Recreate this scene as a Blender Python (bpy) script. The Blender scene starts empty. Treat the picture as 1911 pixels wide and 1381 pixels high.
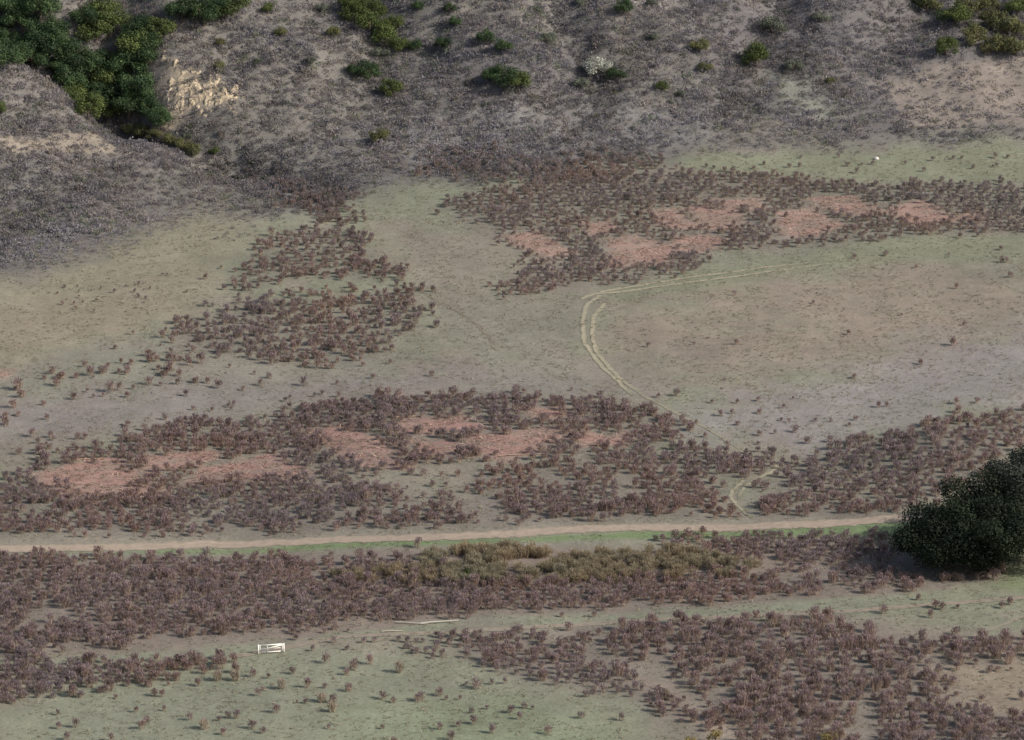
import bpy, math, numpy as np
from mathutils import Vector
rng=np.random.default_rng(7)
sc=bpy.context.scene
COL=sc.collection
# ---------------------------------------------------------------- helpers
def lin(r,g,b):
    return np.array([((c/255)/12.92 if c/255<0.04045 else ((c/255+0.055)/1.055)**2.4) for c in (r,g,b)])
def _h(xi,yi,s):
    n=(xi.astype(np.int64)*374761393+yi.astype(np.int64)*668265263+s*974634777)&0xffffffff
    n=((n^(n>>13))*1274126177)&0xffffffff
    return ((n^(n>>16))&0xffff)/65535.0
def vn(x,y,s=0):
    xi=np.floor(x);yi=np.floor(y);fx=x-xi;fy=y-yi
    fx=fx*fx*(3-2*fx);fy=fy*fy*(3-2*fy)
    a=_h(xi,yi,s);b=_h(xi+1,yi,s);c=_h(xi,yi+1,s);d=_h(xi+1,yi+1,s)
    return (a*(1-fx)+b*fx)*(1-fy)+(c*(1-fx)+d*fx)*fy
def fbm(x,y,s=0,o=4):
    t=0;a=.5;n=0
    for i in range(o):
        t=t+a*vn(x,y,s+i);n+=a;a*=.5;x=x*2.03+7.1;y=y*2.03+3.7
    return t/n
def sp(u,w): return w*np.logaddexp(0,u/w)
def ss(a,b,x):
    t=np.clip((x-a)/(b-a),0,1);return t*t*(3-2*t)
def pdist(x,y,pts):
    best=np.full(np.shape(x),1e9);val=np.zeros(np.shape(x))
    for (x0,y0,d0),(x1,y1,d1) in zip(pts[:-1],pts[1:]):
        dx=x1-x0;dy=y1-y0;t=np.clip(((x-x0)*dx+(y-y0)*dy)/(dx*dx+dy*dy+1e-9),0,1)
        d=np.hypot(x-x0-t*dx,y-y0-t*dy);m=d<best
        best=np.where(m,d,best);val=np.where(m,d0+t*(d1-d0),val)
    return best,val
RAV=[(-30,1012,0),(-42,1046,1.5),(-62,1053,6),(-83,1063,9),(-100,1076,13),(-122,1088,16),(-200,1120,18)]
RAV2=[(-86,1066,5),(-92,1095,9),(-86,1160,10)]
FOLDS=[[(12,1062,0),(20,1080,3),(10,1110,6),(14,1160,7)],[(48,1075,0),(52,1090,3),(64,1115,6),(60,1170,7)],[(-25,1062,0),(-34,1085,3),(-30,1110,5),(-40,1160,7)],[(90,1085,0),(86,1105,3),(98,1130,6),(100,1180,7)]]
def ubase(x,y):
    return y-np.interp(x,[-300,-130,-83,-60,-40,0,60,120,300],[985,1000,1030,1045,1056,1058,1073,1084,1100])
def H(x,y):
    x=np.asarray(x,float);y=np.asarray(y,float)
    z=0.045*sp(y-840,20)
    u=ubase(x,y)
    hill=0.42*sp(u,7)
    hill=np.where(hill>150,150+(hill-150)*0.2,hill)
    z=z+hill
    k=ss(0,35,u)
    z=z+k*(fbm(x/34,y/34,11,3)-.5)*9+ss(-5,15,u)*(fbm(x/9,y/9,5,2)-.5)*2.6
    z=z+(fbm(x/45,y/45,21,2)-.5)*2.2+(vn(x/12,y/12,31)-.5)*.35
    d,v=pdist(x,y,RAV); z=z-v*np.exp(-(d/11)**2)
    d,v=pdist(x,y,RAV2); z=z-v*np.exp(-(d/10)**2)
    for Fo in FOLDS:
        d,v=pdist(x,y,Fo); z=z-.55*v*np.exp(-(d/6.5)**2)
    return z
# camera station and conversion of surveyed sightings to plan positions on the terrain
FP=955.5/math.tan(math.radians(6));CH=264.;PT=math.radians(16)
def survey(pts):
    p=np.asarray(pts,float).reshape(-1,2)
    a=(p[:,0]-955.5)/FP;b=-(p[:,1]-690.5)/FP
    dy=math.cos(PT)+b*math.sin(PT);dz=-math.sin(PT)+b*math.cos(PT)
    ax=(a/dy)[:,None];az=(dz/dy)[:,None]
    Y=np.arange(660,1500,2.0)[None,:]
    hit=H(ax*Y,np.broadcast_to(Y,(len(p),Y.shape[1])))>CH+az*Y
    i=np.argmax(hit,axis=1);hi=Y[0,i];lo=hi-2
    ax=ax[:,0];az=az[:,0]
    for _ in range(12):
        m=(lo+hi)/2;g=H(ax*m,m)>CH+az*m
        hi=np.where(g,m,hi);lo=np.where(g,lo,m)
    return np.stack([ax*hi,hi],1)
def inpoly(x,y,P):
    r=np.zeros(np.shape(x),bool);n=len(P)
    for i in range(n):
        x0,y0=P[i];x1,y1=P[(i+1)%n]
        if y0==y1: continue
        c=((y0>y)!=(y1>y))&(x<(x1-x0)*(y-y0)/(y1-y0)+x0);r^=c
    return r
def sdist(x,y,P):
    Q=[(a,b,0) for a,b in P];Q.append(Q[0])
    d,_=pdist(x,y,Q);return np.where(inpoly(x,y,P),d,-d)
def mkmesh(name,V,Fc,C=None,smooth=False):
    me=bpy.data.meshes.new(name)
    V=np.asarray(V,np.float32);Fc=np.asarray(Fc,np.int32)
    k=Fc.shape[1]
    me.vertices.add(len(V));me.vertices.foreach_set('co',V.ravel())
    me.loops.add(Fc.size);me.loops.foreach_set('vertex_index',Fc.ravel())
    me.polygons.add(len(Fc));me.polygons.foreach_set('loop_start',np.arange(0,Fc.size,k,dtype=np.int32))
    if smooth: me.polygons.foreach_set('use_smooth',np.ones(len(Fc),bool))
    if C is not None:
        at=me.color_attributes.new('col','FLOAT_COLOR','POINT')
        C4=np.ones((len(V),4),np.float32);C4[:,:3]=C;at.data.foreach_set('color',C4.ravel())
    me.update(calc_edges=True);me.validate()
    return me
def add(name,me,mat=None,parent=None,**kw):
    o=bpy.data.objects.new(name,me);COL.objects.link(o)
    if mat and me is not None and not me.materials: me.materials.append(mat)
    if parent: o.parent=parent
    for k,v in kw.items(): o[k]=v
    return o
# ---------------------------------------------------------------- materials
def nd(nt,t,**kw):
    n=nt.nodes.new(t)
    for k,v in kw.items(): setattr(n,k,v)
    return n
def vmat(name,var=.35,scale=3.0,rough=.9,trans=0.0,objvar=0.25,bump=0):
    m=bpy.data.materials.new(name);m.use_nodes=True;nt=m.node_tree;b=nt.nodes['Principled BSDF']
    b.inputs['Roughness'].default_value=rough;b.inputs['Specular IOR Level'].default_value=.15
    at=nd(nt,'ShaderNodeAttribute',attribute_name='col')
    geo=nd(nt,'ShaderNodeNewGeometry')
    no=nd(nt,'ShaderNodeTexNoise');no.inputs['Scale'].default_value=scale;no.inputs['Detail'].default_value=3
    nt.links.new(geo.outputs['Position'],no.inputs['Vector'])
    mr=nd(nt,'ShaderNodeMapRange');mr.inputs[1].default_value=.25;mr.inputs[2].default_value=.75
    mr.inputs[3].default_value=1-var;mr.inputs[4].default_value=1+var
    nt.links.new(no.outputs[0],mr.inputs[0])
    oi=nd(nt,'ShaderNodeObjectInfo')
    mo=nd(nt,'ShaderNodeMapRange');mo.inputs[3].default_value=1-objvar;mo.inputs[4].default_value=1+objvar
    nt.links.new(oi.outputs['Random'],mo.inputs[0])
    mu=nd(nt,'ShaderNodeMath',operation='MULTIPLY');nt.links.new(mr.outputs[0],mu.inputs[0]);nt.links.new(mo.outputs[0],mu.inputs[1])
    vm=nd(nt,'ShaderNodeVectorMath',operation='SCALE')
    nt.links.new(at.outputs['Color'],vm.inputs[0]);nt.links.new(mu.outputs[0],vm.inputs['Scale'])
    nt.links.new(vm.outputs[0],b.inputs['Base Color'])
    if trans:
        tr=nd(nt,'ShaderNodeBsdfTranslucent');mx=nd(nt,'ShaderNodeMixShader');mx.inputs[0].default_value=trans
        nt.links.new(vm.outputs[0],tr.inputs['Color']);nt.links.new(b.outputs[0],mx.inputs[1]);nt.links.new(tr.outputs[0],mx.inputs[2])
        nt.links.new(mx.outputs[0],nt.nodes['Material Output'].inputs['Surface'])
    if bump:
        bp=nd(nt,'ShaderNodeBump');bp.inputs['Distance'].default_value=bump;bp.inputs['Strength'].default_value=1
        nt.links.new(no.outputs[0],bp.inputs['Height']);nt.links.new(bp.outputs[0],b.inputs['Normal'])
    return m
M_TWIG=vmat('twig_material',.2,1.5,trans=.36,objvar=.15)
M_SCRUB=vmat('scrub_material',.18,.6,objvar=0,trans=.38)
M_LEAF=vmat('leaf_material',.35,1.2,rough=.7,trans=.2)
M_BARK=vmat('bark_material',.3,4)
M_ROCK=vmat('rock_material',.3,1.5,bump=.3,objvar=0)
M_WHITE=vmat('white_paint_material',.1,3,rough=.7,objvar=0)
M_DIRT=vmat('dirt_material',.16,.9,objvar=0,bump=.04)
def ground_material():
    m=bpy.data.materials.new('ground_material');m.use_nodes=True;nt=m.node_tree;b=nt.nodes['Principled BSDF']
    b.inputs['Roughness'].default_value=.95;b.inputs['Specular IOR Level'].default_value=.1
    at=nd(nt,'ShaderNodeAttribute',attribute_name='col');geo=nd(nt,'ShaderNodeNewGeometry')
    acc=None
    for s,v,dt in ((.35,.12,5),(1.6,.17,4),(.06,.08,4)):
        no=nd(nt,'ShaderNodeTexNoise');no.inputs['Scale'].default_value=s;no.inputs['Detail'].default_value=dt;no.inputs['Roughness'].default_value=.66
        nt.links.new(geo.outputs['Position'],no.inputs['Vector'])
        mr=nd(nt,'ShaderNodeMapRange');mr.inputs[1].default_value=.3;mr.inputs[2].default_value=.7;mr.clamp=False
        mr.inputs[3].default_value=1-v;mr.inputs[4].default_value=1+v
        nt.links.new(no.outputs[0],mr.inputs[0])
        if acc is None: acc=mr.outputs[0]
        else:
            mu=nd(nt,'ShaderNodeMath',operation='MULTIPLY');nt.links.new(acc,mu.inputs[0]);nt.links.new(mr.outputs[0],mu.inputs[1]);acc=mu.outputs[0]
        if s==1.6: nb=no
    vm=nd(nt,'ShaderNodeVectorMath',operation='SCALE');nt.links.new(at.outputs['Color'],vm.inputs[0]);nt.links.new(acc,vm.inputs['Scale'])
    nt.links.new(vm.outputs[0],b.inputs['Base Color'])
    bp=nd(nt,'ShaderNodeBump');bp.inputs['Distance'].default_value=.18;bp.inputs['Strength'].default_value=.6
    nt.links.new(nb.outputs[0],bp.inputs['Height']);nt.links.new(bp.outputs[0],b.inputs['Normal'])
    return m
M_GROUND=ground_material()
# ---------------------------------------------------------------- regions (sighted outlines -> plan polygons)
def S(*p): return survey(p)
PINK=[S((55,885),(130,863),(215,856),(265,890),(305,905),(200,910),(75,908)),
S((262,850),(400,836),(430,855),(372,874),(278,882)),
S((375,870),(500,843),(595,880),(565,894),(440,900),(320,912)),
S((565,800),(645,788),(725,850),(755,872),(700,876),(618,842)),
S((740,783),(870,773),(910,800),(830,812),(742,808)),S((860,812),(930,810),(1000,798),(1055,798),(1015,842),(940,857),(868,842)),S((740,820),(850,820),(862,847),(785,850)),
S((975,763),(1072,763),(1062,784),(988,786)),S((1088,810),(1172,808),(1162,832),(1088,834)),
S((942,440),(1000,431),(1072,472),(1008,489)),S((1083,414),(1130,409),(1158,432),(1098,439)),
S((1128,446),(1190,433),(1268,472),(1250,494),(1128,496)),
S((1212,395),(1265,386),(1313,427),(1258,434)),S((1273,388),(1320,378),(1393,411),(1370,427),(1330,430)),S((1260,440),(1320,434),(1368,453),(1290,476),(1248,460)),
S((1448,395),(1520,383),(1578,421),(1540,444),(1458,449)),S((1488,370),(1590,360),(1658,396),(1570,404)),
S((1658,385),(1720,371),(1793,414),(1700,419)),S((1338,370),(1420,368),(1434,392),(1348,392)),
S((1783,400),(1835,394),(1827,419)),S((-30,680),(22,690),(0,706),(-30,706)),S((90,912),(180,908),(305,912),(300,924),(120,927)),S((640,818),(700,813),(738,846),(720,852))]
CLIFF=S((300,95),(345,130),(400,150),(455,165),(440,200),(380,205),(305,238),(318,190),(300,150))
SL=S((-80,520),(60,490),(180,455),(300,405),(380,385),(480,405),(610,395),(690,350),(780,335),(1000,340),(1180,300),(1300,272),(1500,275),(1700,272),(1911,262),(2000,262))
SL=SL[np.argsort(SL[:,0])]
def uscrub(x,y): return y-np.interp(x,SL[:,0],SL[:,1])
# shrub areas: outline, spacing along/across rows, scale, dropout, clearing threshold
AREAS=[
('f1',S((-60,1035),(780,1035),(790,1055),(890,1100),(890,1150),(740,1158),(560,1170),(430,1192),(250,1203),(100,1213),(-60,1225)),1.15,2.4,.87,.08,.27),
('f2',S((880,1088),(1640,1062),(1680,1078),(1850,1067),(1862,1082),(1700,1097),(1400,1122),(1100,1142),(880,1150)),1.1,2.3,.84,.08,.27),
('f2b',S((1230,1012),(1270,1002),(1660,1002),(1670,1050),(1420,1050),(1300,1028)),1.15,2.3,.84,.08,.27),
('f3',S((-60,1238),(250,1235),(400,1226),(470,1226),(430,1252),(340,1272),(180,1290),(60,1312),(-60,1330)),1.1,2.2,.87,.03,.1),
('f4',S((1060,1170),(1300,1163),(1560,1148),(1600,1175),(1760,1200),(1911,1190),(1980,1225),(1850,1240),(1760,1250),(1750,1300),(1850,1330),(1980,1340),(1980,1420),(1440,1420),(1330,1318),(1290,1270),(1180,1218),(1080,1195)),1.45,2.8,1.0,.1,.28),
('f5',S((850,1175),(980,1180),(1120,1213),(1170,1262),(1290,1300),(1340,1360),(1240,1330),(1100,1292),(960,1262),(860,1222)),1.3,2.5,.84,.16,.28),
('f5b',S((560,1190),(700,1180),(860,1174),(900,1195),(980,1255),(860,1230),(640,1210),(570,1205)),1.5,2.7,.68,.28,.32),
('f6',S((1640,1128),(1911,1118),(1980,1150),(1780,1165),(1640,1150)),2.4,4.5,1.0,.55,.4),
('f6b',S((1700,1210),(1980,1180),(1980,1380),(1760,1340)),2.8,4.5,.75,.45,.4),
('f7',S((250,1250),(560,1225),(900,1230),(1100,1300),(1260,1400),(100,1400),(60,1320)),3.3,6.5,.72,.5,.4),
('p1',S((-60,925),(50,880),(90,850),(230,825),(380,785),(510,780),(590,755),(640,745),(740,745),(880,735),(960,735),(1040,745),(1180,755),(1290,795),(1230,830),(1060,850),(880,860),(700,882),(600,892),(740,915),(760,935),(560,950),(240,955),(140,945),(-60,962)),1.2,2.7,.88,.05,.24),
('p2',S((120,965),(400,963),(880,958),(880,980),(540,988),(130,993),(-60,1003),(-60,968)),1.35,2.9,.85,.12,.2),
('p3',S((900,885),(1060,860),(1100,845),(1290,838),(1440,850),(1420,880),(1360,900),(1355,955),(1200,967),(1000,970),(870,950),(860,920)),1.3,2.8,.9,.08,.26),
('p4',S((1415,960),(1405,910),(1460,870),(1560,840),(1690,800),(1800,780),(1980,755),(1980,820),(1860,850),(1840,890),(1740,930),(1700,957),(1500,967)),1.3,3.0,.88,.1,.29),
('p5',S((-60,930),(740,930),(900,930),(1360,955),(1700,940),(1700,958),(880,982),(-60,1003)),1.7,3.4,.8,.22,.33),
('pst',S((-60,840),(600,735),(1290,740),(1911,745),(1911,900),(1700,955),(-60,1003)),3.0,5.5,.7,.45,.38),
('r1',S((330,600),(560,560),(780,538),(795,590),(700,665),(560,685),(400,662),(325,632)),1.1,4.2,.87,.03,.2),
('r2',S((428,532),(470,480),(490,450),(560,425),(640,420),(720,490),(745,520),(600,520),(450,545)),1.2,4.3,.83,.06,.25),
('r3',S((395,575),(500,545),(620,540),(700,535),(560,570),(420,590)),1.3,4.2,.83,.12,.26),
('r4',S((40,728),(190,685),(370,650),(400,668),(300,690),(200,700),(60,740)),1.4,4.8,.86,.1,.25),
('r5',S((90,745),(300,700),(430,708),(420,730),(330,730),(120,752)),1.9,4.4,.9,.3,.35),
('r6',S((-60,790),(60,758),(60,775),(-20,800)),1.8,5,.87,.2,.25),
('r7',S((660,745),(720,735),(760,752),(690,772)),1.6,3.6,.9,.05,.2),
('rst',S((-60,820),(0,720),(300,600),(420,440),(640,380),(800,530),(830,600),(700,720),(300,790)),3.8,8,.65,.5,.4),
('gul',S((400,296),(480,318),(560,342),(640,385),(690,470),(790,558),(740,545),(650,480),(600,405),(480,345),(400,312)),1.4,2.7,.74,.14,.27),
('q1',S((830,382),(900,355),(1100,325),(1250,318),(1420,325),(1600,345),(1750,340),(1980,345),(1980,430),(1700,440),(1500,460),(1330,470),(1300,500),(1170,530),(960,552),(930,530),(980,490),(940,450),(880,430)),1.2,2.8,.74,.05,.27),
('q2',S((1150,300),(1450,295),(1700,300),(1911,285),(1911,340),(1400,325)),3.0,6,.65,.42,.4),
('q3',S((1500,470),(1911,430),(1911,520),(1700,510)),4.0,10,.65,.5,.4),
('q4',S((780,332),(790,285),(1000,285),(1180,285),(1280,318),(1000,345)),1.25,2.5,.74,.1,.28),
('q5',S((500,335),(600,345),(680,352),(640,398),(640,430),(620,415),(520,385)),1.4,2.8,.72,.18,.3),
('s1',S((0,800),(300,740),(900,690),(1300,640),(1911,560),(1911,740),(1300,800),(1200,730),(600,740),(0,860)),8,22,.6,.6,.4),
('s2',S((80,540),(300,510),(330,545),(130,585)),1.9,4,.42,.35,.38),
('s3',S((1150,545),(1911,500),(1911,700),(1400,720),(1150,640)),11,24,.55,.7,.4),
]
# ---------------------------------------------------------------- terrain
def axis(lo,hi,st,far):
    a=list(np.arange(lo,hi+.01,st));s=st*4;v=a[-1]
    while v<far[1]: v+=s;s=min(s*1.5,120);a.append(v)
    s=st*4;v=a[0]
    while v>far[0]: v-=s;s=min(s*1.5,120);a.insert(0,v)
    return np.array(a)
XA=axis(-135,135,.55,(-2500,2500));YA=axis(690,1190,.6,(-900,3000))
X,Y=np.meshgrid(XA,YA);Z=H(X,Y)
x=X.ravel();y=Y.ravel();N=len(x)
C=np.tile(lin(120,117,102),(N,1))
n1=fbm(x/28,y/40,101,5);n2=fbm(x/9,y/14,202,4);n3=fbm(x/60,y/60,303,3);n4=fbm(x/4,y/9,404,4)
def blend(mask,c):
    global C
    C=C*(1-mask[:,None])+c*mask[:,None]
blend(ss(.45,.62,n1)*.6,lin(117,119,100)); blend(ss(.5,.68,n2)*.5,lin(126,115,104)); blend(ss(.52,.7,n3)*.3,lin(119,112,108))
def patch(P,c,k=1.0,f=5.0,na=6.0,streak=0):
    lo=P.min(0)-f-na;hi=P.max(0)+f+na
    idx=np.nonzero((x>lo[0])&(x<hi[0])&(y>lo[1])&(y<hi[1]))[0]
    if len(idx)==0: return
    d=sdist(x[idx],y[idx],[tuple(q) for q in P])+(fbm(x[idx]/6,y[idx]/8,77,4)-.5)*2*na
    m=(ss(-f,f,d)*k)
    if streak: m=m*(1-streak+streak*ss(.38,.6,fbm(x[idx]/5+y[idx]*.05,y[idx]/2.2,78,3)))
    m=m[:,None]
    C[idx]=C[idx]*(1-m)+c*m
patch(S((640,330),(1000,335),(860,400),(960,450),(980,490),(900,540),(760,520),(690,470),(640,400)),lin(119,121,102),.8,8,8)
patch(S((-60,500),(300,330),(480,380),(470,430),(400,520),(330,600),(0,690),(-60,700)),lin(128,123,104),.85,8,8)
patch(S((-60,560),(330,520),(330,600),(100,650),(-60,690)),lin(130,120,104),.6,8,8)
patch(S((1150,570),(1500,505),(1750,490),(1980,560),(1980,640),(1400,700),(1250,720),(1130,640)),lin(127,116,103),.8,10,14,streak=.3)
patch(S((1250,770),(1500,720),(1700,660),(1980,600),(1980,730),(1700,785),(1500,845),(1330,830)),lin(127,121,119),.75,12,12)
patch(S((-60,760),(300,720),(700,690),(1000,670),(1200,735),(900,735),(600,750),(300,800),(-60,850)),lin(119,113,109),.65,12,10)
patch(S((700,400),(930,440),(970,480),(850,560),(720,500)),lin(126,116,105),.7,8,8)
patch(S((780,560),(1090,560),(1090,650),(1180,730),(1000,690),(860,640)),lin(121,116,105),.6,8,8)
patch(S((1150,292),(1980,280),(1980,345),(1300,318)),lin(117,119,99),.85,4,6)
patch(S((1110,530),(1500,480),(1700,440),(1980,430),(1980,480),(1700,490),(1500,505),(1150,560)),lin(116,118,98),.75,5,6)
patch(S((-60,1003),(880,980),(1700,960),(1700,975),(880,1003),(-60,1025)),lin(125,118,105),.8,2,2)
patch(S((100,1028),(600,1013),(930,1004),(1200,991),(1760,974),(1760,999),(1200,1005),(950,1014),(600,1026),(300,1033)),lin(104,117,84),1,1.6,1.2)
patch(S((-60,1040),(880,1020),(1680,1010),(1900,1080),(1500,1130),(880,1170),(430,1205),(-60,1235)),lin(116,104,95),.8,3,4)
patch(S((480,1080),(860,1072),(860,1098),(500,1105)),lin(128,118,100),.8,3,3)
patch(S((-60,1232),(250,1222),(480,1205),(900,1150),(1500,1122),(1980,1090),(1980,1140),(1500,1155),(1000,1175),(560,1195),(480,1222),(-60,1243)),lin(118,120,102),.9,2,3)
patch(S((880,1170),(1500,1155),(1980,1190),(1980,1420),(1300,1420),(1180,1300),(900,1250)),lin(120,110,100),.8,5,5)
patch(S((1740,1230),(1980,1180),(1980,1360),(1790,1330)),lin(128,117,100),.7,5,5)
patch(S((1130,1255),(1250,1275),(1420,1381),(1330,1381)),lin(146,132,118),.6,2,3)
patch(S((200,1262),(560,1205),(900,1235),(1050,1300),(1200,1400),(0,1420),(20,1340)),lin(119,121,103),.85,5,5)
patch(S((620,1330),(900,1290),(1100,1330),(1240,1420),(700,1420)),lin(116,123,98),.6,8,6)
patch(S((1880,1060),(1980,1060),(1980,1120),(1840,1100)),lin(104,117,84),.6,2,2)
for nm,P,*r in AREAS:
    if nm in('p1','p2','p3','p4','q1','f1','f2','f4','p5','f5'): patch(P,lin(111,104,96),.6,3,3)
    if nm in('r1','r2'): patch(P,lin(113,109,98),.6,3,3)
u=uscrub(x,y)
lw=1-ss(-62,-48,x)
hillm=ss(0,1,(u+(n2-.5)*22+9+16*lw)/(18+14*lw))
cols=lin(97,93,92)*(1-ss(.4,.6,n1)[:,None])+lin(104,100,95)*ss(.4,.6,n1)[:,None]
blend(hillm*.92,cols)
patch(S((1640,150),(1750,108),(1980,108),(1980,240),(1700,235)),lin(125,116,107),.9,3,5)
patch(S((1430,135),(1520,145),(1570,225),(1450,200)),lin(114,115,105),.8,4,4)
patch(S((-40,262),(180,248),(240,280),(-40,290)),lin(142,131,116),.8,1.5,3)
patch(S((680,225),(1000,195),(1320,200),(1320,265),(1000,290),(780,315)),lin(115,112,108),.7,4,5)
patch(CLIFF,lin(160,146,124),.75,2,4,streak=.6)
patch(S((1180,0),(1260,0),(1230,25),(1190,20)),lin(155,148,140),.7,1.5,3)
for i,P in enumerate(PINK): patch(P,lin(143,114,104) if i<9 else lin(143,118,107),.92,1.7,3.0,streak=.42)
C*=(1+(n4-.5)[:,None]*.24)
nx=len(XA);ny=len(YA)
i0=(np.arange(ny-1)[:,None]*nx+np.arange(nx-1)[None,:]).ravel()
me=mkmesh('ground',np.stack([x,y,Z.ravel()],1),np.stack([i0,i0+1,i0+nx+1,i0+nx],1),C,True)
add('ground',me,M_GROUND,kind='structure',label='valley meadow rising to a scrubby hillside with a ravine',category='ground')
# ---------------------------------------------------------------- roads and tracks
def resample(P,step):
    d=np.r_[0,np.cumsum(np.hypot(*np.diff(P,axis=0).T))];t=np.arange(0,d[-1],step)
    q=np.stack([np.interp(t,d,P[:,0]),np.interp(t,d,P[:,1])],1)
    k=max(3,int(6/step)|1);ker=np.hanning(k+2)[1:-1];ker/=ker.sum()
    pad=np.pad(q,((k//2,k//2),(0,0)),mode='reflect',reflect_type='odd')
    return np.stack([np.convolve(pad[:,i],ker,'valid') for i in (0,1)],1)
def strip(name,P,w,c,label,rows=6,lift=.05,rag=.25,step=.4,edge=None,broken=0,wob=0):
    q=resample(P,step);t=np.gradient(q,axis=0);t/=np.linalg.norm(t,axis=1)[:,None];nrm=np.stack([-t[:,1],t[:,0]],1)
    s=np.arange(len(q))*step
    if wob: q=q+nrm*((fbm(s/2.5,s*0+1.7,15,3)-.5)*wob)[:,None]
    L=w/2*(1+rag*(fbm(s/1.3,s*0+3,5,3)-.5)*2);R=w/2*(1+rag*(fbm(s/1.3,s*0+9,8,3)-.5)*2)
    fade=ss(.30,.55,fbm(s/4,s*0+5,25,3))*broken+(1-broken)
    if broken: fade=fade*ss(0,8,s[-1]-s)
    V=[];CC=[]
    for r in range(rows+1):
        f=r/rows;off=-L*(1-f)+R*f
        p=q+nrm*off[:,None]
        V.append(np.stack([p[:,0],p[:,1],H(p[:,0],p[:,1])+lift],1))
        e=abs(2*f-1);cc=np.tile(c,(len(q),1))
        if edge is not None:
            cc=cc*(1-e**3)+edge*e**3
            cc=edge+(cc-edge)*fade[:,None]
            if rows>=6 and r==rows//2: cc=cc*.75+edge*.25
        CC.append(cc)
    V=np.concatenate(V);CC=np.concatenate(CC);n=len(q)
    i=(np.arange(rows)[:,None]*n+np.arange(n-1)[None,:]).ravel()
    return add(name,mkmesh(name,V,np.stack([i,i+1,i+n+1,i+n],1),CC,True),M_DIRT,kind='structure',label=label,category='road' if 'road' in name else 'path')
strip('dirt_road',S((-90,1026),(0,1025),(200,1022),(400,1016),(600,1009),(800,1002),(930,998),(1050,989),(1200,984),(1400,984),(1560,977),(1700,966),(1850,955),(2000,948)),3.8,lin(150,135,119),'narrow packed dirt road crossing the meadow',edge=lin(130,121,105),rag=.35)
strip('farm_track',S((430,1226),(520,1212),(640,1188),(780,1182),(960,1172),(1100,1165),(1300,1153),(1600,1140),(1800,1124),(2000,1105)),1.8,lin(132,120,107),'faint dirt farm track through green grass',edge=lin(119,118,101))
tc=lin(148,140,118);te=lin(122,119,102)
for p in (((1085,558),(1110,548),(1160,545),(1300,525),(1420,509),(1525,495),(1560,490)),((1120,545),(1180,535),(1300,516),(1420,500),(1520,489)),
          ((1120,551),(1095,568),(1086,600),(1092,640),(1118,678),(1150,708),(1180,737)),((1129,566),(1108,590),(1104,625),(1116,660),(1144,693),(1172,718),(1201,737))):
    strip('wheel_track',S(*p),1.0,tc,'curving pale wheel rut pressed into the grass',rows=4,rag=.5,edge=te,broken=.3,wob=.5)
for p in (((1388,897),(1366,915),(1364,932),(1380,950),(1405,970)),((1452,868),(1440,880),(1395,903),(1380,918),(1378,932))):
    strip('wheel_track',S(*p),.75,lin(146,138,116),'short curved wheel rut between brown bushes',rows=4,rag=.7,edge=te,broken=.45,wob=1.0)
strip('foot_path',S((775,538),(800,552),(840,575),(880,598),(905,615),(930,655)),.9,lin(102,90,80),'thin worn footpath in dry grass',rows=2,rag=.9,edge=te,broken=.5,wob=1.5)
strip('foot_path',S((1197,737),(1260,770),(1320,800),(1385,840)),.7,lin(136,128,110),'thin worn footpath in dry grass',rows=2,rag=.9,edge=te,broken=.4)
strip('foot_path',S((1911,1150),(1780,1200),(1700,1215)),.8,lin(135,125,112),'thin worn footpath in dry grass',rows=2,rag=.9,edge=te,broken=.3)
# ---------------------------------------------------------------- plant templates
def norm(v): return v/np.maximum(np.linalg.norm(v,axis=-1,keepdims=True),1e-6)
def blades(base,dirv,length,width,r):
    n=len(base);side=norm(np.cross(dirv,r.normal(size=(n,3))))
    a=base-side*width[:,None]/2;b=base+side*width[:,None]/2
    tip=base+dirv*length[:,None]
    c=tip+side*width[:,None]*.35;d=tip-side*width[:,None]*.35
    return np.stack([a,b,c,d],1).reshape(-1,3)
CST=lin(170,149,132);CTW=lin(139,121,121)
def shrub(seed,nst=40,ntw=360,tw=.058,h=2.0,rr=.9,cst=CST,ctw=CTW,short=.85):
    r=np.random.default_rng(seed)
    ang=r.uniform(0,2*np.pi,nst);spd=r.uniform(.05,.5,nst)
    d=norm(np.stack([np.cos(ang)*spd,np.sin(ang)*spd,np.ones(nst)],1))
    br=.5*rr*np.sqrt(r.random(nst))
    base=np.stack([np.cos(ang)*br,np.sin(ang)*br,np.full(nst,-.1)],1)
    V1=blades(base,d,h*r.uniform(.4,.88,nst),r.uniform(.035,.07,nst),r)
    C1=np.repeat(cst*r.uniform(.7,1.1,(nst,1)),4,0)
    nl=8;la=r.uniform(0,2*np.pi,nl);lr=rr*r.uniform(.1,.55,nl)
    lc=np.stack([np.cos(la)*lr,np.sin(la)*lr,h*r.uniform(.32,.66,nl)],1);ls=rr*r.uniform(.36,.58,nl);lb=r.uniform(.82,1.18,nl)
    k=r.integers(0,nl,ntw);o=norm(r.normal(size=(ntw,3)))
    p=lc[k]+o*(ls[k]*r.uniform(.2,1.05,ntw)**.5)[:,None];p[:,2]=np.abs(p[:,2])
    dd=norm(o*.4+np.stack([p[:,0]*.35,p[:,1]*.35,np.full(ntw,1.1)],1)+r.normal(size=(ntw,3))*.3)
    V2=blades(p,dd,r.uniform(.16,.42,ntw)*short,tw*r.uniform(.7,1.5,ntw),r)
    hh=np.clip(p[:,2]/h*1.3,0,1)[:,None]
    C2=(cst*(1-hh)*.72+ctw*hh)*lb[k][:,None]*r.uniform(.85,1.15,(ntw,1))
    return np.concatenate([V1,V2]),np.concatenate([C1,np.repeat(C2,4,0)])
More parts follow.
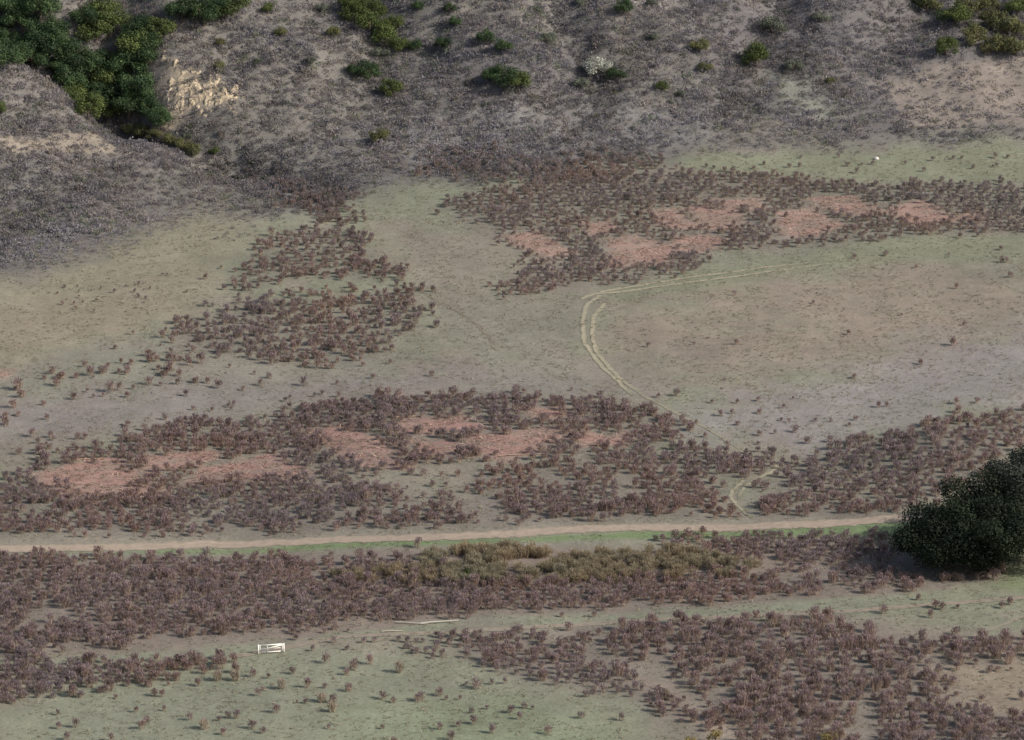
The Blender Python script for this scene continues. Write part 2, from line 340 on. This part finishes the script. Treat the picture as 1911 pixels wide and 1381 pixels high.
def dome(seed,n=34,c=lin(126,121,123),r0=.78,h=.8,w=.17):
    r=np.random.default_rng(seed)
    o=norm(r.normal(size=(n,3)));o[:,2]=np.abs(o[:,2])
    p=o*np.array([r0,r0,h])*r.uniform(.4,1,(n,1))
    V=blades(p,norm(o*.8+np.array([0,0,.65])+r.normal(size=(n,3))*.55),r.uniform(.14,.32,n),w*r.uniform(.6,1.3,n),r)
    return V,np.repeat(c*r.uniform(.85,1.15,(n,1)),4,0)
def scatter_mesh(temps,pos,sc3,rot,tint,which):
    Vs=[];Cs=[]
    for t,(V,Ct) in enumerate(temps):
        m=np.nonzero(which==t)[0]
        if len(m)==0: continue
        V=V.astype(np.float32)
        c=np.cos(rot[m])[:,None];s=np.sin(rot[m])[:,None]
        vx=V[None,:,0]*sc3[m,0:1];vy=V[None,:,1]*sc3[m,0:1];vz=V[None,:,2]*sc3[m,1:2]
        Vs.append(np.stack([vx*c-vy*s+pos[m,0:1],vx*s+vy*c+pos[m,1:2],vz+pos[m,2:3]],2).reshape(-1,3).astype(np.float32))
        Cs.append((Ct[None]*tint[m][:,None,:]).reshape(-1,3).astype(np.float32))
    V=np.concatenate(Vs);Cc=np.concatenate(Cs)
    return V,np.arange(len(V)).reshape(-1,4),np.clip(Cc,0,1)
# ---------------------------------------------------------------- shrubs
road=S((-90,1025),(400,1016),(930,998),(1200,984),(1560,977),(2000,948))
road3=[(a,b,0) for a,b in road]
GATE=S((506,1219))[0]
trk=[[(a,b,0) for a,b in q] for q in (S((1085,558),(1110,548),(1300,522),(1525,494)),S((1120,551),(1094,590),(1102,650),(1188,737)),S((1388,897),(1366,920),(1405,970)),S((430,1226),(640,1188),(960,1172),(1300,1153),(1600,1140),(2000,1105)))]
pos=[];scl=[];typ=[]
for nm,P,dx,dy,s,drop,th in AREAS:
    lo=P.min(0)-3;hi=P.max(0)+3
    gx,gy=np.meshgrid(np.arange(lo[0],hi[0],dx),np.arange(lo[1]-30,hi[1]+30,dy))
    gx=gx+(np.arange(gx.shape[0])%2)[:,None]*dx*.5
    gy=gy+gx*(.13 if nm[0] in 'pfq' else .32)
    gx=gx.ravel()+rng.normal(0,dx*.32,gx.size);gy=gy.ravel()+rng.normal(0,dy*.14,gy.size)
    wob=(fbm(gx/4,gy/6,55,3)-.5)*8+rng.normal(0,1.2,gx.size)
    d=sdist(gx,gy,[tuple(q) for q in P])+wob
    m=(d>0)&(rng.random(gx.size)>drop)
    m&=(fbm(gx/7,gy/9,66,3)>th)
    gx=gx[m];gy=gy[m];m=np.ones(len(gx),bool)
    for Q in PINK:
        m&=sdist(gx,gy,[tuple(q) for q in Q])+(rng.random(len(gx))-.58)*3.8<0
    m&=pdist(gx,gy,road3)[0]>3.6
    m&=~((np.abs(gx-GATE[0])<3.4)&(gy>GATE[1]-9)&(gy<GATE[1]+2))
    for t in trk: m&=pdist(gx,gy,t)[0]>1.8
    gx=gx[m];gy=gy[m]
    k=len(gx);pos.append(np.stack([gx,gy],1));scl.append(s*np.clip(rng.normal(.96,.22,k),.45,1.5));typ+= [nm]*k
xs=[(440,1270),(525,1285),(545,1258),(515,1330),(600,1310),(660,1250),(690,1240),(650,1290),(712,1305),(745,1255),(820,1298),(785,1308),(620,1328),(425,1340),(470,1360),(380,1360),(265,1360),(955,1330),(920,1368),(1095,1300),(1085,1340),(1240,1305),(890,1285),(1160,1345),
 (62,815),(95,817),(805,702),(835,382),(1780,645),(1240,785),(1215,775),(1885,775),(1870,1135),(1650,1145),(1760,1138),(1700,840),(700,745),(710,765)]
ex=S(*xs);pos.append(ex);scl.append(rng.uniform(.75,1.15,len(ex)));typ+=['x']*len(ex)
pos=np.concatenate(pos);scl=np.concatenate(scl);typ=np.array(typ)
pz=H(pos[:,0],pos[:,1])
hue=fbm(pos[:,0]/18,pos[:,1]/18,91,3)
tint=np.ones((len(pos),3))*rng.uniform(.84,1.14,(len(pos),1))
far=ss(900,1060,pos[:,1])[:,None]
tint*= (1-far)*np.array([1,1,1])+far*np.array([.92,1.0,1.0])
tint*= 1+ (hue-.5)[:,None]*np.array([.25,.0,-.2])
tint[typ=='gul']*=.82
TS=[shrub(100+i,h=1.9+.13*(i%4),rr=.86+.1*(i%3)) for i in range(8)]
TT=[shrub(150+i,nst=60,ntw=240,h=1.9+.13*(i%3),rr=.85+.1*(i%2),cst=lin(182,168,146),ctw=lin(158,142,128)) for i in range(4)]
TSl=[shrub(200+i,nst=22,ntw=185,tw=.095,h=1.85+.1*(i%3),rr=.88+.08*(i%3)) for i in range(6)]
d3=np.hypot(pos[:,0],pos[:,1]);half=np.tan(math.radians(6))*np.hypot(pos[:,1],CH)
vis=(np.abs(pos[:,0])<half*.99)&(pos[:,1]>713)
order=np.argsort(np.where(vis,d3/scl**.6,1e9))[:300]
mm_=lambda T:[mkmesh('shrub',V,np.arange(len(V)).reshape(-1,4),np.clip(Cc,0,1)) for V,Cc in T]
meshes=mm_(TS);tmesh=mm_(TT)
ind=np.zeros(len(pos),bool);ind[order]=True
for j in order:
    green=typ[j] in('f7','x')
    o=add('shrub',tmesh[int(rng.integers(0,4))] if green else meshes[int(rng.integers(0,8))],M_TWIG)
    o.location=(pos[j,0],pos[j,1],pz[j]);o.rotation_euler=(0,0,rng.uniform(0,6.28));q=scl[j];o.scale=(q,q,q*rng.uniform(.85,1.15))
    o['category']='shrub';o['group']='bare twiggy bushes scattered over the meadow'
    o['label']='small bare tan twiggy bush alone in green grass' if green else 'bare mauve-brown twiggy bush in a dense thicket'
half2=half*1.12
r_=np.nonzero((~ind)&(np.abs(pos[:,0])<half2+4))[0];k=len(r_)
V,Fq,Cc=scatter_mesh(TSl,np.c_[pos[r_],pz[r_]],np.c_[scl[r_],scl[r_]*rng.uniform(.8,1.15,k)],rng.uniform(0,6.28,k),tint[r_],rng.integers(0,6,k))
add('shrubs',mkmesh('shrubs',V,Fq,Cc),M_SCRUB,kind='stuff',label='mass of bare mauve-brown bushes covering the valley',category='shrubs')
# ---------------------------------------------------------------- hillside scrub
n=70000
hx=rng.uniform(-135,135,n);hy=rng.uniform(975,1160,n)
uu=uscrub(hx,hy);lw=1-ss(-62,-48,hx)
dens=ss(0,1,(uu+(fbm(hx/9,hy/12,44,3)-.5)*22+7+18*lw)/(16+20*lw))*(.66+.34*ss(.36,.55,fbm(hx/7,hy/7,46,3)))
for P,f in ((S((1640,150),(1750,108),(1980,108),(1980,240),(1700,235)),.25),(S((1430,135),(1520,145),(1570,225),(1450,200)),.3),(S((-40,262),(180,248),(240,280),(-40,290)),.35),
            (CLIFF,.45),(S((250,300),(480,350),(500,395),(330,420),(230,380)),.5)):
    dens*=np.where(sdist(hx,hy,[tuple(q) for q in P])+rng.normal(0,1.5,len(hx))>0,f,1)
m=rng.random(n)<dens;hx=hx[m];hy=hy[m];k=len(hx)
TD=[dome(300+i,c=lin(126,121,123) if i%3 else lin(132,124,118)) for i in range(6)]
big=fbm(hx/11,hy/16,73,3)
tn=rng.uniform(.84,1.14,(k,1))*(1+(fbm(hx/14,hy/14,71,3)-.5)[:,None]*np.array([.3,.22,.05]))*(.86+.28*ss(.35,.62,big))[:,None]
g=rng.random(k)<.08;tn[g]*=np.array([.78,.93,.66])
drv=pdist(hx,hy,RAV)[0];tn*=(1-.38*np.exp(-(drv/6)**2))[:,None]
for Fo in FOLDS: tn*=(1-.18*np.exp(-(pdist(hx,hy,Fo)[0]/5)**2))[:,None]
bel=ss(-4,6,sdist(hx,hy,[tuple(q) for q in S((680,240),(1000,195),(1320,200),(1500,215),(1480,265),(1320,262),(1000,290),(780,325))]));tn*=(1+.32*bel)[:,None]
lfr=ss(0,1,(-48-hx)/14)*np.exp(-((uscrub(hx,hy)-4)/14)**2);tn*=(1+.2*lfr)[:,None]
sz=np.clip(rng.lognormal(-.15,.36,k),.35,1.9)
sz*=.6+.4*ss(-8,16,uscrub(hx,hy))
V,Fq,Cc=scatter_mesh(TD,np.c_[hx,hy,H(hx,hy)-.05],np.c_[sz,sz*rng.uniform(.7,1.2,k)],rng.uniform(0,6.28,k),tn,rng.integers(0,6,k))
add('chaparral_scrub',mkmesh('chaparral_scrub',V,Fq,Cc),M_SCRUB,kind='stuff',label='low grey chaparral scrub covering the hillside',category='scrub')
# dry grass tufts
n=64000
hx=rng.uniform(-130,130,n);hy=rng.uniform(700,1110,n)
keep=(pdist(hx,hy,road3)[0]>2.4)&(fbm(hx/5,hy/6,88,3)>.40)&(np.abs(hx)<hy*.112)
hx=hx[keep];hy=hy[keep];k=len(hx)
TG=[dome(400+i,n=9,c=c_,r0=.28,h=.16,w=.09) for i,c_ in enumerate((lin(146,140,120),lin(130,130,106),lin(150,138,122)))]
V,Fq,Cc=scatter_mesh(TG,np.c_[hx,hy,H(hx,hy)],np.c_[rng.uniform(.6,1.4,k),rng.uniform(.5,1.1,k)],rng.uniform(0,6.28,k),rng.uniform(.85,1.15,(k,1))*np.ones(3),rng.integers(0,3,k))
add('dry_grass',mkmesh('dry_grass',V,Fq,Cc),M_SCRUB,kind='stuff',label='short dry grass tufts on the meadow',category='grass')
# cut brush on the reddish clearings
bx=[]
for P in PINK:
    lo=P.min(0)-2;hi=P.max(0)+2;a=(hi-lo).prod();q=rng.uniform(lo,hi,(int(a*2.4),2));mm=(sdist(q[:,0],q[:,1],[tuple(t) for t in P])+rng.normal(0,1.6,len(q))>0)&(fbm(q[:,0]/4,q[:,1]/1.6,19,2)>.4);bx.append(q[mm])
bx=np.concatenate(bx);k=len(bx)
ang=rng.uniform(0,6.28,k);dv=norm(np.stack([np.cos(ang),np.sin(ang),rng.uniform(0,.7,k)],1))
V=blades(np.c_[bx,H(bx[:,0],bx[:,1])+.06],dv,rng.uniform(.3,1.2,k),rng.uniform(.05,.16,k),rng)
bc=np.where((rng.random(k)<.55)[:,None],lin(178,156,140),lin(148,116,106))
add('cut_brush',mkmesh('cut_brush',V,np.arange(len(V)).reshape(-1,4),np.clip(np.repeat(bc*rng.uniform(.55,1.25,(k,1)),4,0),0,1)),M_SCRUB,kind='stuff',label='reddish cut brush lying on cleared ground',category='brush')
# ---------------------------------------------------------------- willow thicket
P=S((790,1035),(950,1022),(1050,1042),(1250,1030),(1430,1058),(1400,1078),(1200,1090),(900,1092),(680,1092),(620,1078),(780,1066))
lo=P.min(0);hi=P.max(0);q=rng.uniform(lo,hi,(1700,2));q=q[inpoly(q[:,0],q[:,1],[tuple(t) for t in P])&(fbm(q[:,0]/5,q[:,1]/5,14,2)>.34)]
q=q[rng.random(len(q))<np.interp(q[:,0],[0,45],[1,.5])][:470];k=len(q)
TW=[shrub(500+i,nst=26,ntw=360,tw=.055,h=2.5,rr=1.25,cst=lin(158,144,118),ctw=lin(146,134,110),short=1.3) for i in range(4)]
tt=rng.uniform(.85,1.12,(k,1))*(1+(fbm(q[:,0]/8,q[:,1]/8,13,2)-.5)[:,None]*np.array([.4,.1,-.1]))
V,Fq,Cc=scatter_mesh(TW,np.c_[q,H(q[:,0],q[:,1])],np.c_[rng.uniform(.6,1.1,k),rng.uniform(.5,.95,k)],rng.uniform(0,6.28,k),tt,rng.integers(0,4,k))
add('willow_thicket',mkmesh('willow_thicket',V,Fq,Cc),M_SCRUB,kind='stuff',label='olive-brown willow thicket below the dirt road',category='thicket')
# ---------------------------------------------------------------- trees
def tube(pts,rad,n=7):
    pts=np.array(pts,float);t=norm(np.gradient(pts,axis=0));V=[];
    for p,tt,r in zip(pts,t,rad):
        a=norm(np.cross(tt,[.3,.9,.1]));b=np.cross(tt,a)
        for i in range(n):
            w=2*math.pi*i/n;V.append(p+(a*math.cos(w)+b*math.sin(w))*r)
    Fc=[(k*n+i,k*n+(i+1)%n,(k+1)*n+(i+1)%n,(k+1)*n+i) for k in range(len(pts)-1) for i in range(n)]
    return np.array(V),np.array(Fc)
def join(L):
    V=[];Fc=[];o=0
    for v,f in L: V.append(v);Fc.append(f+o);o+=len(v)
    return np.concatenate(V),np.concatenate(Fc)
def tree(seed,R,h,nl,leaves,ls,c1,c2,low=.15,lob=None,fuzz=.2):
    r=np.random.default_rng(seed)
    tt=[]
    top=np.array([r.normal(0,.1)*R,r.normal(0,.1)*R,h*.45])
    tt.append(tube([[0,0,-.4],[0,0,h*.08],top*[.5,.5,.5],top],[R*.1,R*.075,R*.06,R*.045]))
    a=np.arange(nl)*2.4+r.uniform(0,.5,nl);rad=R*np.sqrt(r.uniform(.02,1,nl))*.78
    zz=h*(low+.12+(.80-low-.12)*np.sqrt(np.clip(1-(rad/(R*.95))**2,0,1))*r.uniform(.35,1.05,nl))
    lc=np.stack([np.cos(a)*rad,np.sin(a)*rad,zz],1)
    s=R*r.uniform(.18,.36,nl)*(1.25 if nl<16 else .9)
    if lob: s=r.uniform(lob[0],lob[1],nl)
    for i in range(min(nl,9)):
        m=(top*.6+lc[i]*.4)+[0,0,-.06*h];tt.append(tube([top*[.8,.8,.7],m,lc[i]],[R*.04,R*.025,R*.01],5))
    w=s**2/np.sum(s**2);k=r.choice(nl,leaves,p=w)
    o=norm(r.normal(size=(leaves,3)))
    rr=r.uniform(.35,1.0,leaves)**.6*(1+fuzz*r.normal(size=leaves))
    p=lc[k]+o*(s[k]*rr)[:,None]*np.array([1,1,.78])
    nr=norm(o+r.normal(size=(leaves,3))*.6+[0,0,.25]);sd=norm(np.cross(nr,r.normal(size=(leaves,3))));up=np.cross(nr,sd)
    sz=(ls*r.uniform(.5,1.2,leaves))[:,None]
    V=np.stack([p-sd*sz*.5,p+up*sz*.8-sd*sz*.1,p+sd*sz*.55,p-up*sz*.7],1).reshape(-1,3)
    V[:,2]=np.maximum(V[:,2],.05)
    lt=r.uniform(0,1,nl);mix=np.clip(lt[k]*.7+r.uniform(0,.5,leaves),0,1)[:,None]
    Cc=(c1*(1-mix)+c2*mix)*r.uniform(.75,1.2,(leaves,1))
    tv,tf=join(tt)
    return (mkmesh('trunk',tv,tf,np.tile(lin(92,80,70),(len(tv),1)),True),mkmesh('crown',V,np.arange(len(V)).reshape(-1,4),np.clip(np.repeat(Cc,4,0),0,1)))
KIN={}
def kind(nm,n,**k):
    KIN[nm]=[tree(900+13*i+len(nm),**k) for i in range(n)]
kind('oak',5,R=4,h=6.2,nl=15,leaves=4600,ls=.23,c1=lin(44,60,44),c2=lin(76,94,58),low=.02)
kind('bright',3,R=4,h=5.6,nl=13,leaves=3800,ls=.23,c1=lin(60,74,42),c2=lin(94,104,58),low=.02)
kind('olive',3,R=4,h=4.6,nl=11,leaves=3200,ls=.24,c1=lin(84,88,58),c2=lin(112,110,74),low=.0)
kind('pale',2,R=4,h=4.4,nl=12,leaves=3200,ls=.24,c1=lin(142,144,134),c2=lin(174,174,160),low=.0)
kind('grey',2,R=4,h=4.2,nl=11,leaves=3000,ls=.24,c1=lin(80,86,76),c2=lin(106,110,94),low=.0)
LAB={'oak':'dark green evergreen oak on the scrubby slope','bright':'bright green leafy tree on the scrubby slope','olive':'low olive-green bush among grey scrub','pale':'pale silvery grey-leaved bush among grey scrub','grey':'grey-green rounded bush on the scrubby slope'}
def plant(px,py,w,kd,lab=None):
    p=S((px,py))[0];dist=math.hypot(p[1],CH);s=w/FP*dist/8.0
    tr,cr=KIN[kd][int(rng.integers(0,len(KIN[kd])))]
    treeish=kd in('oak','bright')
    nm='oak_tree' if kd=='oak' else 'evergreen_tree' if kd=='bright' else 'evergreen_bush'
    e=add(nm,None);e.location=(p[0],p[1],float(H(p[0],p[1])));e.rotation_euler=(0,0,rng.uniform(0,6.28));e.scale=(s,s,s*rng.uniform(.9,1.15))
    e['label']=lab or LAB[kd];e['category']='tree' if treeish else 'bush';e['group']='evergreen trees and bushes dotted over the hillside'
    add('trunk',tr,M_BARK,e);add('crown',cr,M_LEAF,e)
rav=[(15,75),(50,85),(85,80),(60,115),(110,100),(150,120),(130,150),(170,165),(200,150),(190,190),(240,205),(285,205),(300,222),(240,130),(215,100),(250,90),(280,80),(180,60),(155,35),(190,20),(100,60),(40,45),(275,50),(340,22),(400,12),(380,30),(75,20),(255,165),(165,205),(225,165),(20,20),(-20,60),(-30,100),(205,45),(435,12),(115,125),(185,110),(5,110),(30,100),(215,125),(265,110),(300,55),(140,175),(185,140),(210,200),(270,180),(240,185),(255,60)]
for a,b in rav: plant(a,b+18,rng.uniform(50,86),'oak' if rng.random()<.72 else 'bright','dark green oak crowded in the shaded ravine')
for a,b,w in [(665,40,60),(690,60,65),(720,82,62),(745,95,50),(700,35,55),(650,20,50),(680,12,50),(735,60,45)]: plant(a,b,w,'bright')
for a,b,w in [(1730,22,60),(1780,50,65),(1820,80,60),(1860,98,60),(1895,102,60),(1800,30,60),(1850,55,65),(1890,70,70),(1765,102,55),(1720,8,50),(1840,20,60),(1900,30,60)]: plant(a,b,w,'bright' if rng.random()<.6 else 'olive')
for a,b in [(240,250),(265,256),(290,262),(315,272),(340,280),(358,290),(150,185)]: plant(a,b,40,'olive')
for a,b,w,kd in [(687,148,52,'oak'),(660,140,30,'oak'),(730,180,50,'bright'),(940,165,66,'oak'),(965,165,54,'bright'),(918,155,44,'oak'),(1148,150,40,'oak'),(1085,163,36,'grey'),(1112,142,60,'pale'),(1412,125,66,'bright'),
   (1306,96,42,'olive'),(1316,132,32,'olive'),(1235,168,30,'bright'),(940,98,38,'oak'),(905,82,36,'oak'),(1020,80,42,'grey'),(708,266,52,'olive'),(412,84,26,'olive'),(400,290,24,'bright'),(1165,26,40,'oak'),(825,94,36,'oak'),(710,105,38,'grey'),
   (840,24,26,'oak'),(850,50,28,'oak'),(500,26,30,'bright'),(1548,155,24,'olive'),(620,66,36,'olive'),(580,118,26,'grey'),(410,128,28,'olive'),(775,95,28,'oak'),(1085,10,32,'grey'),(1215,12,26,'grey'),(350,258,22,'grey'),(1220,75,26,'grey'),(523,70,32,'olive'),(1440,60,60,'grey'),(1480,130,40,'grey'),
   (600,20,30,'grey'),(1000,25,30,'grey'),(-5,215,40,'bright'),(405,22,50,'oak'),(870,1078,26,'bright'),(420,5,40,'oak'),(780,20,26,'oak'),(1530,40,34,'grey'),(480,120,24,'grey'),(1270,180,22,'grey')]: plant(a,b,w,kd,'small green bush below the dirt road' if b>1000 else None)
def bigoak(px,py,R,h,seed,c1,c2,lab,leaves=32000,nl=34,lob=(1.8,3.9)):
    p=S((px,py))[0];tr,cr=tree(seed,R,h,nl,leaves,.3,c1,c2,.0,lob=lob,fuzz=.14)
    e=add('oak_tree',None);e.location=(p[0],p[1],float(H(p[0],p[1])));e['label']=lab;e['category']='tree';e['group']='large oaks beside the dirt road'
    add('trunk',tr,M_BARK,e);add('crown',cr,M_LEAF,e)
bigoak(1765,1060,10.5,11.8,31,lin(18,25,19),lin(38,48,30),'very large dark spreading oak beside the dirt road')
bigoak(1868,1064,11,13.5,36,lin(18,25,19),lin(38,48,30),'large dark oak crowding against its neighbour')
bigoak(1835,1030,10,16,35,lin(22,29,23),lin(48,56,40),'dark rounded oak among larger oaks',26000,26)
bigoak(1945,1000,12.5,22,32,lin(32,38,33),lin(66,70,60),'tall grey-green oak behind the dark oak')
# ---------------------------------------------------------------- rock outcrop: eroded craggy face set into the slope
st=.26
lo=CLIFF.min(0)-2;hi=CLIFF.max(0)+2
ax=np.arange(lo[0],hi[0],st);ay=np.arange(lo[1],hi[1],st);gx,gy=np.meshgrid(ax,ay);sh=gx.shape
gx=gx.ravel()+rng.uniform(-.1,.1,gx.size);gy=gy.ravel()+rng.uniform(-.1,.1,gy.size)
dd=sdist(gx,gy,[tuple(t) for t in CLIFF])+(fbm(gx/2,gy/2,61,3)-.5)*9
mk=ss(-1,1.5,dd)*ss(.43,.53,fbm(gx/1.2,gy/1.4,62,4))
rg=1-np.abs(2*fbm(gx/.9,gy/1.1,63,4)-1)
gz=H(gx,gy)-.3+mk*(rg**2*.5+.2+.22*np.floor(fbm(gx/1.2,gy/1.2,64,2)*6)/3)
cc=lin(178,162,137)*(.6+.6*fbm(gx/.7,gy/.7,65,3))[:,None]*np.where(rng.random(len(gx))<.12,.6,1)[:,None]
i=(np.arange(sh[0]-1)[:,None]*sh[1]+np.arange(sh[1]-1)[None,:]).ravel();Fq=np.stack([i,i+1,i+sh[1]+1,i+sh[1]],1)
Fq=Fq[mk[Fq].max(1)>.02]
add('rock_outcrop',mkmesh('rock_outcrop',np.stack([gx,gy,gz],1),Fq,np.clip(cc,0,1)),M_ROCK,kind='structure',label='crumbling pale sandstone outcrop on the ravine edge',category='rock')
def rock(r,s):
    u_=np.linspace(0,np.pi,6);v_=np.linspace(0,2*np.pi,8,endpoint=False);V=[]
    st=r.uniform(.6,1.3,3)*s
    for a in u_:
        for b in v_: V.append(np.array([math.sin(a)*math.cos(b),math.sin(a)*math.sin(b),math.cos(a)])*st*r.uniform(.72,1.15))
    V=np.array(V);V[:8]=V[0];V[-8:]=V[-1]
    return V,np.array([(i*8+j,(i+1)*8+j,(i+1)*8+(j+1)%8,i*8+(j+1)%8) for i in range(5) for j in range(8)])
# ---------------------------------------------------------------- gate and timbers
def box(a,b,w,h):
    a=np.array(a,float);b=np.array(b,float);t=norm(b-a);up=np.array([0,0,1.]) if abs(t[2])<.9 else np.array([1.,0,0])
    s=norm(np.cross(t,up));u2=np.cross(s,t);V=[]
    for p in (a,b):
        for i,j in((-1,-1),(1,-1),(1,1),(-1,1)): V.append(p+s*i*w/2+u2*j*h/2)
    return np.array(V),np.array([(3,2,1,0),(4,5,6,7),(1,5,4,0),(2,6,5,1),(3,7,6,2),(0,4,7,3)])
wc=lin(228,225,214)
def bpart(nm,a,b,w,h,par,c=wc,mat=M_WHITE):
    V,Fc=box(a,b,w,h);return add(nm,mkmesh(nm,V,Fc,np.tile(c,(8,1))),mat,par)
e=add('farm_gate',None);e.location=(GATE[0],GATE[1],float(H(*GATE)));e.rotation_euler=(0,0,.2)
e['label']='white wooden farm gate with diagonal brace beside track';e['category']='gate'
bpart('gate_post',(-2.1,0,-.3),(-2.1,0,1.6),.2,.2,e);bpart('gate_post',(2.1,0,-.3),(2.1,0,1.6),.2,.2,e)
bpart('rail',(-1.98,0,1.45),(1.98,0,1.45),.07,.2,e);bpart('rail',(-1.98,0,.25),(1.98,0,.25),.07,.18,e);bpart('rail',(-1.98,.0,.85),(1.98,0,.85),.07,.08,e)
bpart('stile',(-1.85,-.09,.15),(-1.85,-.09,1.55),.1,.12,e);bpart('stile',(1.85,-.09,.15),(1.85,-.09,1.55),.1,.12,e);bpart('stile',(-.6,-.09,.2),(-.6,-.09,1.36),.1,.08,e)
bpart('brace',(-1.8,-.2,.7),(1.8,-.2,1.4),.06,.15,e)
def pole(nm,p0,p1,r,c,lab,cat,z0=.15,z1=.15):
    a,b=S(p0,p1);n=7;P_=[]
    for i in range(n):
        f=i/(n-1);xx=a*(1-f)+b*f;P_.append([xx[0],xx[1],float(H(*xx))+z0*(1-f)+z1*f+.05*math.sin(f*5)])
    P_=np.array(P_);V,Fc=tube(P_,np.linspace(r,r*.7,n),7)
    o_=P_[0].copy();me=mkmesh(nm,V-o_,Fc,np.tile(c,(len(V),1)),True);o=add(nm,me,M_WHITE);o.location=o_;o['label']=lab;o['category']=cat
pole('fallen_rail',(738,1163),(800,1167),.13,lin(166,159,147),'long pale fallen wooden rail lying in grass','log',.2,.25)
pole('fallen_rail',(785,1165),(856,1161),.14,lin(174,168,155),'long pale fallen wooden rail lying in grass','log',.2,.4)
pole('fallen_rail',(712,1180),(752,1178),.12,lin(155,146,133),'weathered grey pole lying in grass','log')
pole('fallen_log',(282,828),(302,832),.2,lin(190,168,144),'short pale log lying among brown bushes','log')
pole('fallen_log',(738,780),(785,777),.13,lin(170,146,126),'thin pale log beside cut reddish brush','log')
pole('fallen_log',(130,860),(190,856),.1,lin(168,140,120),'thin pale log beside cut reddish brush','log')
pole('fallen_log',(930,852),(1010,848),.1,lin(168,142,122),'thin pale log beside cut reddish brush','log')
p=S((1635,297))[0];V,Fc=rock(np.random.default_rng(3),1.0);V=V*[1.1,.7,.4]
o=add('boulder',mkmesh('boulder',V,Fc,np.tile(lin(190,184,176),(len(V),1))),M_ROCK);o.location=(p[0],p[1],float(H(*p))+.15);o['label']='flat pale boulder lying in green grass';o['category']='rock'
ym=[tree(70+i,1.7,2.6,10,420,.18,lin(112,102,62),lin(146,130,80),.1) for i in range(2)]
for i,(a,b) in enumerate([(1335,1388),(1545,1392),(1290,1400)]):
    p=S((a,b))[0];e=add('yellow_bush',None);e.location=(p[0],p[1],float(H(*p)));e.rotation_euler=(0,0,i*1.3)
    e['label']='small yellow-leaved bush with open twigs';e['category']='bush';e['group']='yellow-leaved bushes'
    tr,cr=ym[i%2];add('trunk',tr,M_BARK,e);add('crown',cr,M_LEAF,e)
# ---------------------------------------------------------------- light, sky, camera
sd=np.array([.78,-.25,.57]);sd/=np.linalg.norm(sd)
w=bpy.data.worlds.new('World');sc.world=w;w.use_nodes=True;nt=w.node_tree
sky=nt.nodes.new('ShaderNodeTexSky');sky.sky_type='NISHITA';sky.sun_disc=False
sky.sun_elevation=math.asin(sd[2]);sky.sun_rotation=math.atan2(sd[0],sd[1]);sky.dust_density=3
nt.links.new(sky.outputs[0],nt.nodes['Background'].inputs['Color']);nt.nodes['Background'].inputs['Strength'].default_value=.15
L=bpy.data.lights.new('sun','SUN');L.energy=4.8;L.angle=math.radians(.6);L.color=(1,.95,.9)
lo_=bpy.data.objects.new('sun',L);COL.objects.link(lo_);lo_.rotation_euler=Vector(sd).to_track_quat('Z','Y').to_euler();lo_.location=(0,900,200)
cam=bpy.data.cameras.new('camera');cam.angle=math.radians(12);cam.sensor_fit='HORIZONTAL';cam.clip_start=1;cam.clip_end=8000
co=bpy.data.objects.new('camera',cam);COL.objects.link(co);co.location=(0,0,CH);co.rotation_euler=(math.pi/2-PT,0,0);sc.camera=co
sc.view_settings.view_transform='Standard';sc.view_settings.look='None';sc.view_settings.exposure=0
